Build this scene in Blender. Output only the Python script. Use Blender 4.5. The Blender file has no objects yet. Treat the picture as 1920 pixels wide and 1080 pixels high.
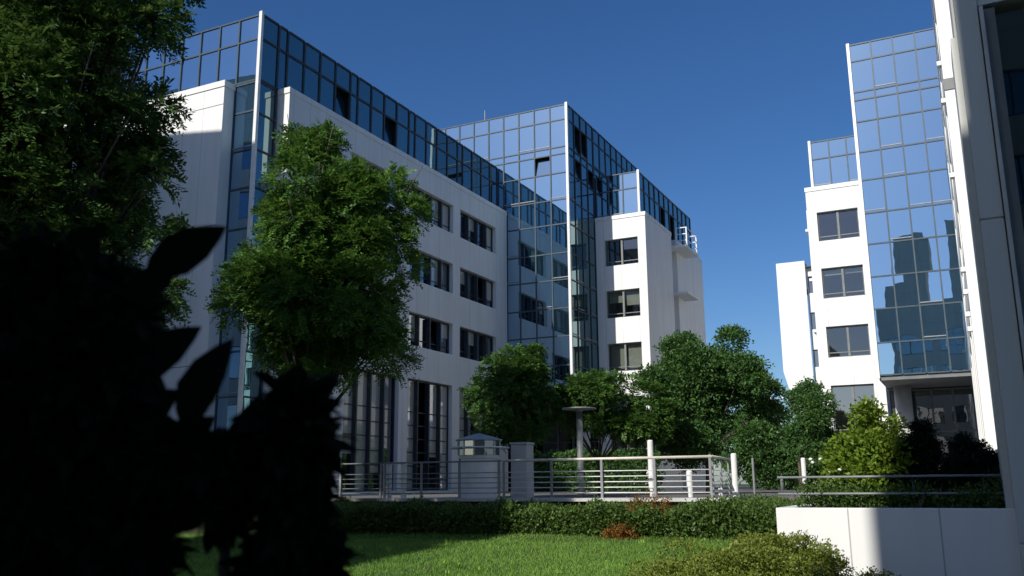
import bpy, math, random
import numpy as np
from mathutils import Vector, Matrix

# ------------------------------------------------------------------ camera, world, sun
SC = bpy.context.scene
COL = SC.collection
AZ, PITCH, ROLL = 0.4609252, 0.213878, 0.00753844


def level(a, b, c):                     # level camera frame -> building axes (X along the fronts, Y into the court)
    return Vector((a * math.cos(AZ) - b * math.sin(AZ), a * math.sin(AZ) + b * math.cos(AZ), c))


cp, sp, cr, sr = math.cos(PITCH), math.sin(PITCH), math.cos(ROLL), math.sin(ROLL)
right, up, fwd = level(cr, sr * sp, -sr * cp), level(sr, -cr * sp, cr * cp), level(0, cp, sp)
cam = bpy.data.objects.new('camera', bpy.data.cameras.new('camera'))
COL.objects.link(cam)
cam.matrix_world = Matrix((right, up, -fwd)).transposed().to_4x4()
cam.data.sensor_width = 36
cam.data.lens = 31.94
cam.data.clip_start, cam.data.clip_end = 0.05, 3000
cam.data.dof.use_dof = True
cam.data.dof.focus_distance = 40
cam.data.dof.aperture_fstop = 4
SC.camera = cam

SUN_EL = math.radians(35)
SUN_AZ = math.atan2(1.08, 4.26)         # light travels towards +Y, a little +X
trav = Vector((math.sin(SUN_AZ) * math.cos(SUN_EL), math.cos(SUN_AZ) * math.cos(SUN_EL), -math.sin(SUN_EL)))
sun = bpy.data.objects.new('sun', bpy.data.lights.new('sun', 'SUN'))
COL.objects.link(sun)
sun.data.energy = 4.4
sun.data.angle = math.radians(0.5)
sun.data.color = (1.0, 0.95, 0.87)
sun.rotation_euler = trav.to_track_quat('-Z', 'Y').to_euler()
sun.location = (0, -30, 40)

world = bpy.data.worlds.new('World')
SC.world = world
world.use_nodes = True
wn = world.node_tree.nodes
sky = wn.new('ShaderNodeTexSky')
sky.sky_type = 'NISHITA'
sky.sun_disc = False
sky.sun_elevation = SUN_EL
sky.sun_rotation = math.pi + SUN_AZ     # azimuth of the sun, clockwise from +Y
sky.altitude = 300
sky.air_density = 1.0
sky.dust_density = 1.0
sky.ozone_density = 5.0
bg = wn['Background']
bg.inputs['Strength'].default_value = 0.09
hsv = wn.new('ShaderNodeHueSaturation')   # slide film: deeper blue
hsv.inputs['Saturation'].default_value = 1.2
hsv.inputs['Hue'].default_value = 0.507
hsv.inputs['Value'].default_value = 1.0
world.node_tree.links.new(sky.outputs[0], hsv.inputs['Color'])
world.node_tree.links.new(hsv.outputs[0], bg.inputs[0])
SC.view_settings.view_transform = 'Standard'
SC.view_settings.look = 'None'
SC.view_settings.exposure = 0.15
SC.view_settings.gamma = 1.0
SC.cycles.max_bounces = 8
SC.cycles.transparent_max_bounces = 12
SC.cycles.use_denoising = True

# ------------------------------------------------------------------ materials
MATS = {}


def new_mat(name):
    m = bpy.data.materials.new(name)
    m.use_nodes = True
    return m, m.node_tree.nodes, m.node_tree.links, m.node_tree.nodes['Principled BSDF']


def noise_mat(name, c1, c2, scale=4.0, rough=0.7, bump=0.0, bscale=40.0, spec=0.3, metal=0.0):
    m, n, l, b = new_mat(name)
    geo = n.new('ShaderNodeNewGeometry')
    t = n.new('ShaderNodeTexNoise'); t.inputs['Scale'].default_value = scale; t.inputs['Detail'].default_value = 6
    l.new(geo.outputs['Position'], t.inputs['Vector'])
    r = n.new('ShaderNodeValToRGB')
    r.color_ramp.elements[0].position, r.color_ramp.elements[1].position = 0.32, 0.68
    r.color_ramp.elements[0].color, r.color_ramp.elements[1].color = (*c1, 1), (*c2, 1)
    l.new(t.outputs['Fac'], r.inputs[0]); l.new(r.outputs[0], b.inputs['Base Color'])
    b.inputs['Roughness'].default_value = rough
    b.inputs['Specular IOR Level'].default_value = spec
    b.inputs['Metallic'].default_value = metal
    if bump:
        t2 = n.new('ShaderNodeTexNoise'); t2.inputs['Scale'].default_value = bscale; t2.inputs['Detail'].default_value = 4
        l.new(geo.outputs['Position'], t2.inputs['Vector'])
        bp = n.new('ShaderNodeBump'); bp.inputs['Strength'].default_value = bump; bp.inputs['Distance'].default_value = 0.02
        l.new(t2.outputs['Fac'], bp.inputs['Height']); l.new(bp.outputs[0], b.inputs['Normal'])
    MATS[name] = m
    return m


def panel_mat(name, c, pitch, offx, offy, zlines=None, zp=3.3, zo=0.0, joint=0.018):
    """light facade panels: vertical joints every `pitch` m along the wall, horizontal joints every zp"""
    m, n, l, b = new_mat(name)
    geo = n.new('ShaderNodeNewGeometry')
    pos = n.new('ShaderNodeSeparateXYZ'); l.new(geo.outputs['Position'], pos.inputs[0])
    nor = n.new('ShaderNodeSeparateXYZ'); l.new(geo.outputs['True Normal'], nor.inputs[0])

    def mth(op, a, bb=None, cc=None):
        k = n.new('ShaderNodeMath'); k.operation = op
        for i, v in enumerate((a, bb, cc)):
            if v is None:
                continue
            if isinstance(v, (int, float)):
                k.inputs[i].default_value = v
            else:
                l.new(v, k.inputs[i])
        return k.outputs[0]

    def line(coord, off, p):
        d = mth('PINGPONG', mth('SUBTRACT', coord, off), p / 2)
        return mth('LESS_THAN', d, joint / 2)
    isx = mth('GREATER_THAN', mth('ABSOLUTE', nor.outputs[0]), 0.5)
    isz = mth('GREATER_THAN', mth('ABSOLUTE', nor.outputs[2]), 0.5)
    lx, ly = line(pos.outputs[0], offx, pitch), line(pos.outputs[1], offy, pitch)
    mix = mth('ADD', mth('MULTIPLY', isx, ly), mth('MULTIPLY', mth('SUBTRACT', 1.0, isx), lx))
    mix = mth('MAXIMUM', mix, line(pos.outputs[2], zo, zp))
    mix = mth('MULTIPLY', mix, mth('SUBTRACT', 1.0, isz))
    mix = mth('MULTIPLY', mix, 0.55)
    t = n.new('ShaderNodeTexNoise'); t.inputs['Scale'].default_value = 0.7; t.inputs['Detail'].default_value = 8
    mp = n.new('ShaderNodeVectorMath'); mp.operation = 'MULTIPLY'; mp.inputs[1].default_value = (1.5, 1.5, 0.4)
    l.new(geo.outputs['Position'], mp.inputs[0]); l.new(mp.outputs[0], t.inputs['Vector'])
    r = n.new('ShaderNodeValToRGB')
    r.color_ramp.elements[0].position, r.color_ramp.elements[1].position = 0.38, 0.6
    r.color_ramp.elements[0].color = (c[0] * .92, c[1] * .92, c[2] * .905, 1); r.color_ramp.elements[1].color = (*c, 1)
    st = n.new('ShaderNodeTexNoise'); st.inputs['Scale'].default_value = 1.0; st.inputs['Detail'].default_value = 5
    ms = n.new('ShaderNodeVectorMath'); ms.operation = 'MULTIPLY'; ms.inputs[1].default_value = (2.2, 2.2, .22)
    l.new(geo.outputs['Position'], ms.inputs[0]); l.new(ms.outputs[0], st.inputs['Vector'])
    av = n.new('ShaderNodeMath'); av.operation = 'MULTIPLY_ADD'; av.inputs[1].default_value = .5
    hf = n.new('ShaderNodeMath'); hf.operation = 'MULTIPLY'; hf.inputs[1].default_value = .5
    l.new(st.outputs['Fac'], hf.inputs[0]); l.new(t.outputs['Fac'], av.inputs[0]); l.new(hf.outputs[0], av.inputs[2])
    l.new(av.outputs[0], r.inputs[0])
    mc = n.new('ShaderNodeMix'); mc.data_type = 'RGBA'
    l.new(mix, mc.inputs['Factor']); l.new(r.outputs[0], mc.inputs['A']); mc.inputs['B'].default_value = (.12, .12, .12, 1)
    l.new(mc.outputs['Result'], b.inputs['Base Color'])
    b.inputs['Roughness'].default_value = 0.55
    b.inputs['Specular IOR Level'].default_value = 0.25
    MATS[name] = m
    return m


def glass_mat(name, refl, base, tint=(.8, .9, 1.0), wav=0.004, fres=True):
    """reflective glazing: dark body seen through a coated, slightly wavy pane"""
    m, n, l, b = new_mat(name)
    n.remove(b)
    out = n['Material Output']
    d = n.new('ShaderNodeBsdfDiffuse'); d.inputs[0].default_value = (*base, 1)
    g = n.new('ShaderNodeBsdfGlossy'); g.inputs['Color'].default_value = (*tint, 1); g.inputs['Roughness'].default_value = 0.0
    mx = n.new('ShaderNodeMixShader')
    lw = n.new('ShaderNodeFresnel'); lw.inputs['IOR'].default_value = 1.5
    ma = n.new('ShaderNodeMath'); ma.operation = 'MULTIPLY_ADD'; ma.use_clamp = True
    ma.inputs[1].default_value = 1 - refl; ma.inputs[2].default_value = refl
    l.new(lw.outputs[0], ma.inputs[0]); l.new(ma.outputs[0], mx.inputs[0])
    l.new(d.outputs[0], mx.inputs[1]); l.new(g.outputs[0], mx.inputs[2]); l.new(mx.outputs[0], out.inputs[0])
    if wav:
        geo = n.new('ShaderNodeNewGeometry')
        t = n.new('ShaderNodeTexNoise'); t.inputs['Scale'].default_value = 0.9; t.inputs['Detail'].default_value = 1.5
        l.new(geo.outputs['Position'], t.inputs['Vector'])
        bp = n.new('ShaderNodeBump'); bp.inputs['Strength'].default_value = 1.0; bp.inputs['Distance'].default_value = wav
        l.new(t.outputs['Fac'], bp.inputs['Height']); l.new(bp.outputs[0], g.inputs['Normal'])
    MATS[name] = m
    return m


def clear_glass(name):
    m, n, l, b = new_mat(name)
    n.remove(b)
    out = n['Material Output']
    d = n.new('ShaderNodeBsdfTransparent'); d.inputs[0].default_value = (.55, .6, .6, 1)
    g = n.new('ShaderNodeBsdfGlossy'); g.inputs['Roughness'].default_value = 0.0; g.inputs['Color'].default_value = (.85, .92, 1, 1)
    lw = n.new('ShaderNodeFresnel'); lw.inputs['IOR'].default_value = 1.5
    ma = n.new('ShaderNodeMath'); ma.operation = 'MULTIPLY_ADD'; ma.use_clamp = True
    ma.inputs[1].default_value = .8; ma.inputs[2].default_value = .12
    mx = n.new('ShaderNodeMixShader')
    l.new(lw.outputs[0], ma.inputs[0]); l.new(ma.outputs[0], mx.inputs[0])
    l.new(d.outputs[0], mx.inputs[1]); l.new(g.outputs[0], mx.inputs[2]); l.new(mx.outputs[0], out.inputs[0])
    MATS[name] = m
    return m


def leaf_mat(name, dark, light, trans=0.3, rough=0.5):
    m, n, l, b = new_mat(name)
    out = n['Material Output']
    at = n.new('ShaderNodeAttribute'); at.attribute_name = 'tint'
    r = n.new('ShaderNodeValToRGB')
    r.color_ramp.elements[0].color, r.color_ramp.elements[1].color = (*dark, 1), (*light, 1)
    l.new(at.outputs['Fac'], r.inputs[0]); l.new(r.outputs[0], b.inputs['Base Color'])
    b.inputs['Roughness'].default_value = rough
    b.inputs['Specular IOR Level'].default_value = 0.3
    tr = n.new('ShaderNodeBsdfTranslucent')
    hs = n.new('ShaderNodeHueSaturation'); hs.inputs['Hue'].default_value = 0.48; hs.inputs['Value'].default_value = 1.3
    l.new(r.outputs[0], hs.inputs['Color']); l.new(hs.outputs[0], tr.inputs[0])
    mx = n.new('ShaderNodeMixShader'); mx.inputs[0].default_value = trans
    l.new(b.outputs[0], mx.inputs[1]); l.new(tr.outputs[0], mx.inputs[2]); l.new(mx.outputs[0], out.inputs[0])
    MATS[name] = m
    return m


panel_mat('white_panel', (.80, .80, .79), 1.09, -18.37, 42.18, zp=80, zo=40, joint=.016)
panel_mat('planter_panel', (.80, .80, .79), 1.18, -1.66, 0, zp=40, zo=20, joint=.02)
panel_mat('pier_panel', (.62, .63, .60), 30, 13, 13, zp=40, zo=20)
panel_mat('office_panel', (.58, .53, .45), 1.2, 0, 0, zp=3.3, zo=0)
noise_mat('frame_dark', (.035, .045, .055), (.05, .06, .07), 3, .45)
noise_mat('frame_teal', (.05, .075, .095), (.07, .1, .12), 3, .4)
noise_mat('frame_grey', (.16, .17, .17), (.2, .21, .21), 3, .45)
noise_mat('white_metal', (.72, .72, .70), (.8, .8, .78), 5, .35, spec=.5)
noise_mat('grey_metal', (.2, .21, .22), (.27, .28, .29), 6, .45, spec=.5)
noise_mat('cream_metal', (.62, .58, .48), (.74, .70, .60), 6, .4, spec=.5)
noise_mat('black_inside', (.006, .006, .007), (.012, .012, .013), 2, .9)
noise_mat('room_wall', (.30, .28, .23), (.36, .34, .28), 1, .8)
noise_mat('blind_cloth', (.50, .47, .38), (.58, .55, .46), 8, .8)
noise_mat('roof_felt_and_shade', (.12, .12, .12), (.17, .17, .16), 2, .9)
noise_mat('soffit', (.16, .17, .18), (.2, .21, .22), 2, .8)
noise_mat('paving', (.11, .107, .10), (.17, .165, .155), 1.3, .85, .2, 30)
noise_mat('concrete', (.48, .48, .46), (.60, .60, .58), 1.5, .75, .1, 30)
noise_mat('soil', (.035, .045, .015), (.06, .085, .025), 6, .95, .6, 60)
noise_mat('bark', (.06, .05, .038), (.13, .115, .09), 14, .9, .6, 50)
noise_mat('earth', (.03, .022, .015), (.06, .045, .03), 8, .95, .5, 40)
noise_mat('zinc', (.34, .38, .42), (.42, .46, .50), 3, .4, spec=.5)
noise_mat('white_petal', (.8, .8, .76), (.85, .85, .82), 3, .7)
glass_mat('mirror_glass', .60, (.012, .035, .055), (.55, .76, .95), .002)
glass_mat('window_glass', .24, (.008, .008, .009), (.95, .97, 1.0), .003)
glass_mat('dark_glass', .05, (.004, .012, .016), (.6, .8, .9), .003)
glass_mat('court_glass', .24, (.012, .03, .038), (.62, .90, .95), .002)  # duller copy of the tower glass, dim reflection of the side faces put in
glass_mat('blind_glass', .14, (.46, .45, .40), (.95, .97, 1.0), .003)
clear_glass('clear_glass')
leaf_mat('leaf_ash', (.022, .06, .013), (.10, .20, .04))
leaf_mat('leaf_court', (.03, .085, .018), (.12, .24, .045))
leaf_mat('leaf_young', (.03, .095, .02), (.15, .30, .05))
leaf_mat('leaf_maple', (.03, .085, .022), (.10, .21, .05))
leaf_mat('leaf_hedge', (.024, .06, .012), (.12, .20, .04), .2)
leaf_mat('leaf_olive', (.09, .13, .015), (.24, .29, .05), .25)
leaf_mat('leaf_lime', (.08, .15, .014), (.22, .32, .035), .35)
leaf_mat('leaf_rust', (.14, .06, .012), (.28, .14, .03), .25)
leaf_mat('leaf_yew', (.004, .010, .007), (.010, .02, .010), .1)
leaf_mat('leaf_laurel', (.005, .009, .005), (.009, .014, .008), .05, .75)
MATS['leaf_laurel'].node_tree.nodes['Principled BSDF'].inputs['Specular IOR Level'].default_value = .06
leaf_mat('grass_blade', (.07, .20, .022), (.26, .44, .07), .3)

# ------------------------------------------------------------------ helpers
ORG = {}                                 # world origin of every object that parents others


class MB:
    """collects shapes in world coordinates and links them as ONE mesh object"""

    def __init__(self):
        self.v, self.f = [], []

    def quad(self, a, b, c, d):
        i = len(self.v)
        self.v += [tuple(a), tuple(b), tuple(c), tuple(d)]
        self.f.append((i, i + 1, i + 2, i + 3))

    def hexa(self, p):                   # 8 corners: 4 bottom ring, 4 top ring
        i = len(self.v)
        self.v += [tuple(q) for q in p]
        for q in ((3, 2, 1, 0), (4, 5, 6, 7), (0, 1, 5, 4), (1, 2, 6, 5), (2, 3, 7, 6), (3, 0, 4, 7)):
            self.f.append(tuple(i + k for k in q))

    def box(self, x0, x1, y0, y1, z0, z1):
        self.hexa([(x0, y0, z0), (x1, y0, z0), (x1, y1, z0), (x0, y1, z0),
                   (x0, y0, z1), (x1, y0, z1), (x1, y1, z1), (x0, y1, z1)])

    def pbox(self, P, u0, u1, v0, v1, d0, d1):
        self.hexa([P(u0, v0, d0), P(u1, v0, d0), P(u1, v0, d1), P(u0, v0, d1),
                   P(u0, v1, d0), P(u1, v1, d0), P(u1, v1, d1), P(u0, v1, d1)])

    def tube(self, pts, rad, n=8, cap=True):
        pts = [Vector(p) for p in pts]
        if not hasattr(rad, '__len__'):
            rad = [rad] * len(pts)
        base = len(self.v)
        ref = None
        for i, p in enumerate(pts):
            t = (pts[min(i + 1, len(pts) - 1)] - pts[max(i - 1, 0)]).normalized()
            if ref is None:
                ref = Vector((1, 0, 0)) if abs(t.x) < .8 else Vector((0, 1, 0))
            a = (ref - t * ref.dot(t)).normalized()
            b = t.cross(a)
            ref = a
            for k in range(n):
                an = 2 * math.pi * k / n
                self.v.append(tuple(p + (a * math.cos(an) + b * math.sin(an)) * rad[i]))
        for i in range(len(pts) - 1):
            for k in range(n):
                k2 = (k + 1) % n
                self.f.append((base + i * n + k, base + i * n + k2, base + (i + 1) * n + k2, base + (i + 1) * n + k))
        if cap:
            self.f.append(tuple(base + k for k in range(n))[::-1])
            self.f.append(tuple(base + (len(pts) - 1) * n + k for k in range(n)))

    def lathe(self, cx, cy, prof, n=24, phase=0.0):
        base = len(self.v)
        for r, z in prof:
            for k in range(n):
                an = 2 * math.pi * k / n + phase
                self.v.append((cx + r * math.cos(an), cy + r * math.sin(an), z))
        for i in range(len(prof) - 1):
            for k in range(n):
                k2 = (k + 1) % n
                self.f.append((base + i * n + k, base + i * n + k2, base + (i + 1) * n + k2, base + (i + 1) * n + k))
        self.f.append(tuple(base + k for k in range(n))[::-1])
        self.f.append(tuple(base + (len(prof) - 1) * n + k for k in range(n)))

    def wall(self, P, u0, u1, v0, v1, holes, depth, back=False):
        """front skin of a wall with rectangular holes and their reveals"""
        us = sorted({u0, u1, *[h[0] for h in holes], *[h[1] for h in holes]})
        vs = sorted({v0, v1, *[h[2] for h in holes], *[h[3] for h in holes]})
        for i in range(len(us) - 1):
            for j in range(len(vs) - 1):
                cu, cv = (us[i] + us[i + 1]) / 2, (vs[j] + vs[j + 1]) / 2
                if any(h[0] < cu < h[1] and h[2] < cv < h[3] for h in holes):
                    continue
                a, b, c, d = us[i], us[i + 1], vs[j], vs[j + 1]
                self.quad(P(a, c, 0), P(b, c, 0), P(b, d, 0), P(a, d, 0))
        for a, b, c, d in holes:
            for (p, q), (r, s) in (((a, c), (b, c)), ((b, c), (b, d)), ((b, d), (a, d)), ((a, d), (a, c))):
                self.quad(P(p, q, 0), P(r, s, 0), P(r, s, -depth), P(p, q, -depth))

    def build(self, name, mat, parent=None, loc=None, smooth=False, bevel=0.0):
        me = bpy.data.meshes.new(name)
        o = bpy.data.objects.new(name, me)
        org = Vector((0, 0, 0))
        if parent is not None:
            org = ORG[parent]
            o.parent = parent
            if loc is not None:
                o.location = Vector(loc) - org
                org = Vector(loc)
        elif loc is not None:
            o.location = loc
            org = Vector(loc)
        vv = np.array(self.v, dtype=float) - np.array(org)
        me.from_pydata(vv.tolist(), [], self.f)
        me.materials.append(MATS[mat])
        if smooth:
            me.polygons.foreach_set('use_smooth', [True] * len(me.polygons))
        me.update()
        if bevel:
            b = o.modifiers.new('bevel', 'BEVEL'); b.width = bevel; b.segments = 2; b.limit_method = 'ANGLE'
        ORG[o] = org
        COL.objects.link(o)
        return o


def tag(o, label, cat, group=None, kind=None):
    if label: o['label'] = label
    if cat: o['category'] = cat
    if group: o['group'] = group
    if kind: o['kind'] = kind
    return o


def thing(name, loc, label, cat, group=None):
    o = bpy.data.objects.new(name, None)
    o.empty_display_size = 0.3
    o.location = loc
    ORG[o] = Vector(loc)
    COL.objects.link(o)
    return tag(o, label, cat, group)


def structure(mb, name, mat):
    o = mb.build(name, mat)
    o['kind'] = 'structure'
    return o


# ------------------------------------------------------------------ foliage
def leaf_mesh(name, P, D, N, L, W, tint, mat, parent=None, curl=0.0):
    """one mesh of many pointed leaves; P base points, D directions, N normals"""
    n = len(P)
    D = D / np.linalg.norm(D, axis=1, keepdims=True)
    S = np.cross(D, N)
    S /= np.linalg.norm(S, axis=1, keepdims=True) + 1e-9
    U = np.cross(S, D)
    L = np.broadcast_to(np.asarray(L, float), (n,))[:, None]
    W = np.broadcast_to(np.asarray(W, float), (n,))[:, None]
    v = np.empty((n, 4, 3))
    v[:, 0] = P
    v[:, 1] = P + D * L * .45 + S * W * .5 + U * L * curl
    v[:, 2] = P + D * L
    v[:, 3] = P + D * L * .45 - S * W * .5 + U * L * curl
    org = np.array(ORG[parent]) if parent is not None else np.zeros(3)
    v -= org
    me = bpy.data.meshes.new(name)
    me.vertices.add(n * 4)
    me.vertices.foreach_set('co', v.reshape(-1))
    me.loops.add(n * 4)
    me.loops.foreach_set('vertex_index', np.arange(n * 4, dtype=np.int32))
    me.polygons.add(n)
    me.polygons.foreach_set('loop_start', np.arange(0, n * 4, 4, dtype=np.int32))
    me.polygons.foreach_set('loop_total', np.full(n, 4, dtype=np.int32))
    a = me.attributes.new('tint', 'FLOAT', 'FACE')
    a.data.foreach_set('value', np.clip(tint, 0, 1).astype(np.float32))
    me.materials.append(MATS[mat])
    me.update(calc_edges=True)
    o = bpy.data.objects.new(name, me)
    if parent is not None:
        o.parent = parent
    ORG[o] = Vector(org)
    COL.objects.link(o)
    return o


def unit(a):
    return a / (np.linalg.norm(a, axis=1, keepdims=True) + 1e-9)


def sprays(rng, C, OUT, n_leaf, slen, leaf, width, droop, spread, pinnate=True):
    """expand spray centres C with outward directions OUT into leaves"""
    n = len(C)
    D = unit(OUT + rng.normal(0, spread, (n, 3)) + np.array([0, 0, -droop]))
    side = unit(np.cross(D, np.array([0, 0, 1.0]) + rng.normal(0, .35, (n, 3))))
    nor = np.cross(side, D)
    t = np.linspace(0.05, 1, n_leaf)
    sg = np.where(np.arange(n_leaf) % 2 == 0, 1.0, -1.0)
    SL = slen * rng.uniform(.7, 1.3, n)
    bend = -0.25 * SL[:, None] * t[None] ** 2
    P = C[:, None] + D[:, None] * (SL[:, None] * t[None])[..., None]
    P[..., 2] += bend
    if pinnate:
        LD = D[:, None] * .65 + side[:, None] * sg[None, :, None] + rng.normal(0, .22, (n, n_leaf, 3))
        NN = nor[:, None] + rng.normal(0, .3, (n, n_leaf, 3))
    else:
        P += rng.normal(0, slen * .22, P.shape)
        LD = D[:, None] + rng.normal(0, .8, (n, n_leaf, 3))
        NN = rng.normal(0, 1, (n, n_leaf, 3)) + np.array([0, 0, .8])
    m = n * n_leaf
    ti = np.repeat(rng.uniform(0, 1, n), n_leaf) * .6 + rng.uniform(0, .4, m)
    return P.reshape(m, 3), LD.reshape(m, 3), NN.reshape(m, 3), leaf * rng.uniform(.7, 1.25, m), width * rng.uniform(.75, 1.2, m), ti


def crown_points(rng, c, r, n_lobe, n_spray, lobe=.36, flat=.8, shell=.45, fill=.8):
    """spray centres on small lobes scattered through an ellipsoid, with outward directions"""
    c, r = np.array(c, float), np.array(r, float)
    d = unit(rng.normal(0, 1, (n_lobe, 3)))
    q = d * (rng.uniform(0, 1, (n_lobe, 1)) ** (1 / 2.2)) * fill
    lr = lobe * rng.uniform(.6, 1.25, n_lobe)
    k = rng.integers(0, n_lobe, n_spray)
    e = unit(rng.normal(0, 1, (n_spray, 3)))
    e[:, 2] = np.abs(e[:, 2]) * np.where(rng.uniform(0, 1, n_spray) < .72, 1, -1)
    rad = lr[k][:, None] * (shell + (1 - shell) * rng.uniform(0, 1, (n_spray, 1)) ** .6)
    X = q[k] + e * rad * np.array([1, 1, flat])
    P = c + X * r
    out = unit(X * np.array([1, 1, .7]) + e * .8)
    return P, out, c + q * r, lr


def limbs(mb, rng, base, fork, tips, r0, r1):
    base, fork = Vector(base), Vector(fork)
    mid = base.lerp(fork, .5) + Vector((rng.normal(0, .03), rng.normal(0, .03), 0))
    mb.tube([base - Vector((0, 0, .15)), base + Vector((0, 0, .12)), mid, fork], [r0 * 1.35, r0, r0 * .85, r0 * .75], 10)
    for t in tips:
        t = Vector(t)
        m = fork.lerp(t, .5) + Vector((rng.normal(0, .12), rng.normal(0, .12), .15 * (t - fork).length * .5))
        mb.tube([fork - Vector((0, 0, .1)), m, t], [r0 * .5, r0 * .3, r1], 6)
        for _ in range(2):
            e = t + Vector(rng.normal(0, .15, 3)) * (t - fork).length * .5
            mb.tube([m, m.lerp(e, .5) + Vector((0, 0, .1)), e], [r0 * .25, r0 * .16, r1 * .7], 5)


def tree(base, crowns, label, group, mat, seed, n_spray, n_leaf, slen, leaf, width, fork_h, r0, droop=.3,
         n_lobe=34, lobe=.34, pinnate=True, spread=.35, fill=.8):
    rng = np.random.default_rng(seed)
    t = thing('tree', base, label, 'tree', group)
    Ps, Ds, tips = [], [], []
    vol = [c[1][0] * c[1][1] * c[1][2] for c in crowns]
    for (c, r), w in zip(crowns, vol):
        k = int(n_spray * w / sum(vol))
        P, D, Q, _ = crown_points(rng, c, r, max(6, int(n_lobe * w / sum(vol))), k, lobe, fill=fill)
        Ps.append(P); Ds.append(D); tips += [np.array(c) + (q - np.array(c)) * .7 for q in Q[: max(3, int(10 * w / sum(vol)))]]
    mb = MB()
    limbs(mb, rng, base, Vector(base) + Vector((0, 0, fork_h)), tips, r0, .012)
    mb.build('trunk', 'bark', t, smooth=True)
    leaf_mesh('crown', *sprays(rng, np.vstack(Ps), np.vstack(Ds), n_leaf, slen, leaf, width, droop, spread, pinnate), mat, t)
    return t


def shrub(name, base, crowns, label, cat, mat, seed, n_spray, n_leaf, slen, leaf, width, group=None, droop=0.0,
          n_lobe=30, lobe=.32, spread=.5, stems=5, fill=.85):
    rng = np.random.default_rng(seed)
    t = thing(name, base, label, cat, group)
    Ps, Ds = [], []
    vol = [c[1][0] * c[1][1] * c[1][2] for c in crowns]
    mb = MB()
    for (c, r), w in zip(crowns, vol):
        k = int(n_spray * w / sum(vol))
        P, D, Q, _ = crown_points(rng, c, r, max(6, int(n_lobe * w / sum(vol))), k, lobe, shell=.5, fill=fill)
        Ps.append(P); Ds.append(D)
        for q in Q[:stems]:
            b = Vector((c[0] + (q[0] - c[0]) * .3, c[1] + (q[1] - c[1]) * .3, base[2]))
            mb = MB()
            mb.tube([b, b.lerp(Vector(q), .6) + Vector(rng.normal(0, .02, 3)), q], [.018, .012, .005], 5)
            mb.build('stem', 'bark', t)
    leaf_mesh('foliage', *sprays(rng, np.vstack(Ps), np.vstack(Ds), n_leaf, slen, leaf, width, droop, spread, False), mat, t)
    return t


# ------------------------------------------------------------------ ground, terrace
def gz(x, y):
    t = min(1, max(0, (y - 6) / 12.5)); t = t * t * (3 - 2 * t)
    s = min(1, max(0, (y - 18.5) / 3))
    return -1.6 + .4 * t + .25 * s + .03 * math.sin(x * .7 + y * .4) * math.cos(y * .5 - x * .2)


xs = [-900, -400, -150, -80, -55] + list(np.arange(-40, 16, .5)) + [25, 50, 100, 300, 900]
ys = [-900, -300, -100, -40, -15] + list(np.arange(-6, 24, .5)) + [40, 90, 200, 500, 1500]
g = MB()
for y in ys:
    for x in xs:
        g.v.append((x, y, gz(x, y) if abs(x) < 60 else gz(0, y)))
nx = len(xs)
for j in range(len(ys) - 1):
    for i in range(nx - 1):
        g.f.append((j * nx + i, j * nx + i + 1, (j + 1) * nx + i + 1, (j + 1) * nx + i))
go = structure(g, 'ground', 'soil')
go.data.polygons.foreach_set('use_smooth', [True] * len(go.data.polygons))

TZ = -.35                                 # level of the paved court
m = MB()
m.box(-70, -5.24, 22.7, 110, -1.3, TZ)
structure(m, 'terrace', 'paving')
m = MB()
m.box(-5.237, 40, 27, 110, -1.1, TZ - .003)
structure(m, 'pavement', 'paving')
m = MB()
m.box(-15.1, -5.2, 21.75, 22.697, -.41, TZ + .02)
structure(m, 'kerb', 'concrete')
m = MB()
m.box(-30, -15.103, 21.78, 22.697, -.41, TZ + .017)
structure(m, 'shade_toned_kerb', 'roof_felt_and_shade')  # left end of the kerb, its shade painted in as a dark colour
m = MB()
m.box(-5.15, -4.2, 22.3, 22.9, -1.0, -.62)
m.box(-5.15, -4.2, 22.903, 23.5, -1.0, -.5)
structure(m, 'steps', 'concrete')

# ------------------------------------------------------------------ buildings
rnd = random.Random(5)
MIRX = -23.76
ROWS = [5.15, 6.75, 8.45, 10.1, 11.8, 13.43, 15.2, 16.73, 18.4, 19.6, 20.05, 21.8, 22.75]


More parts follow.
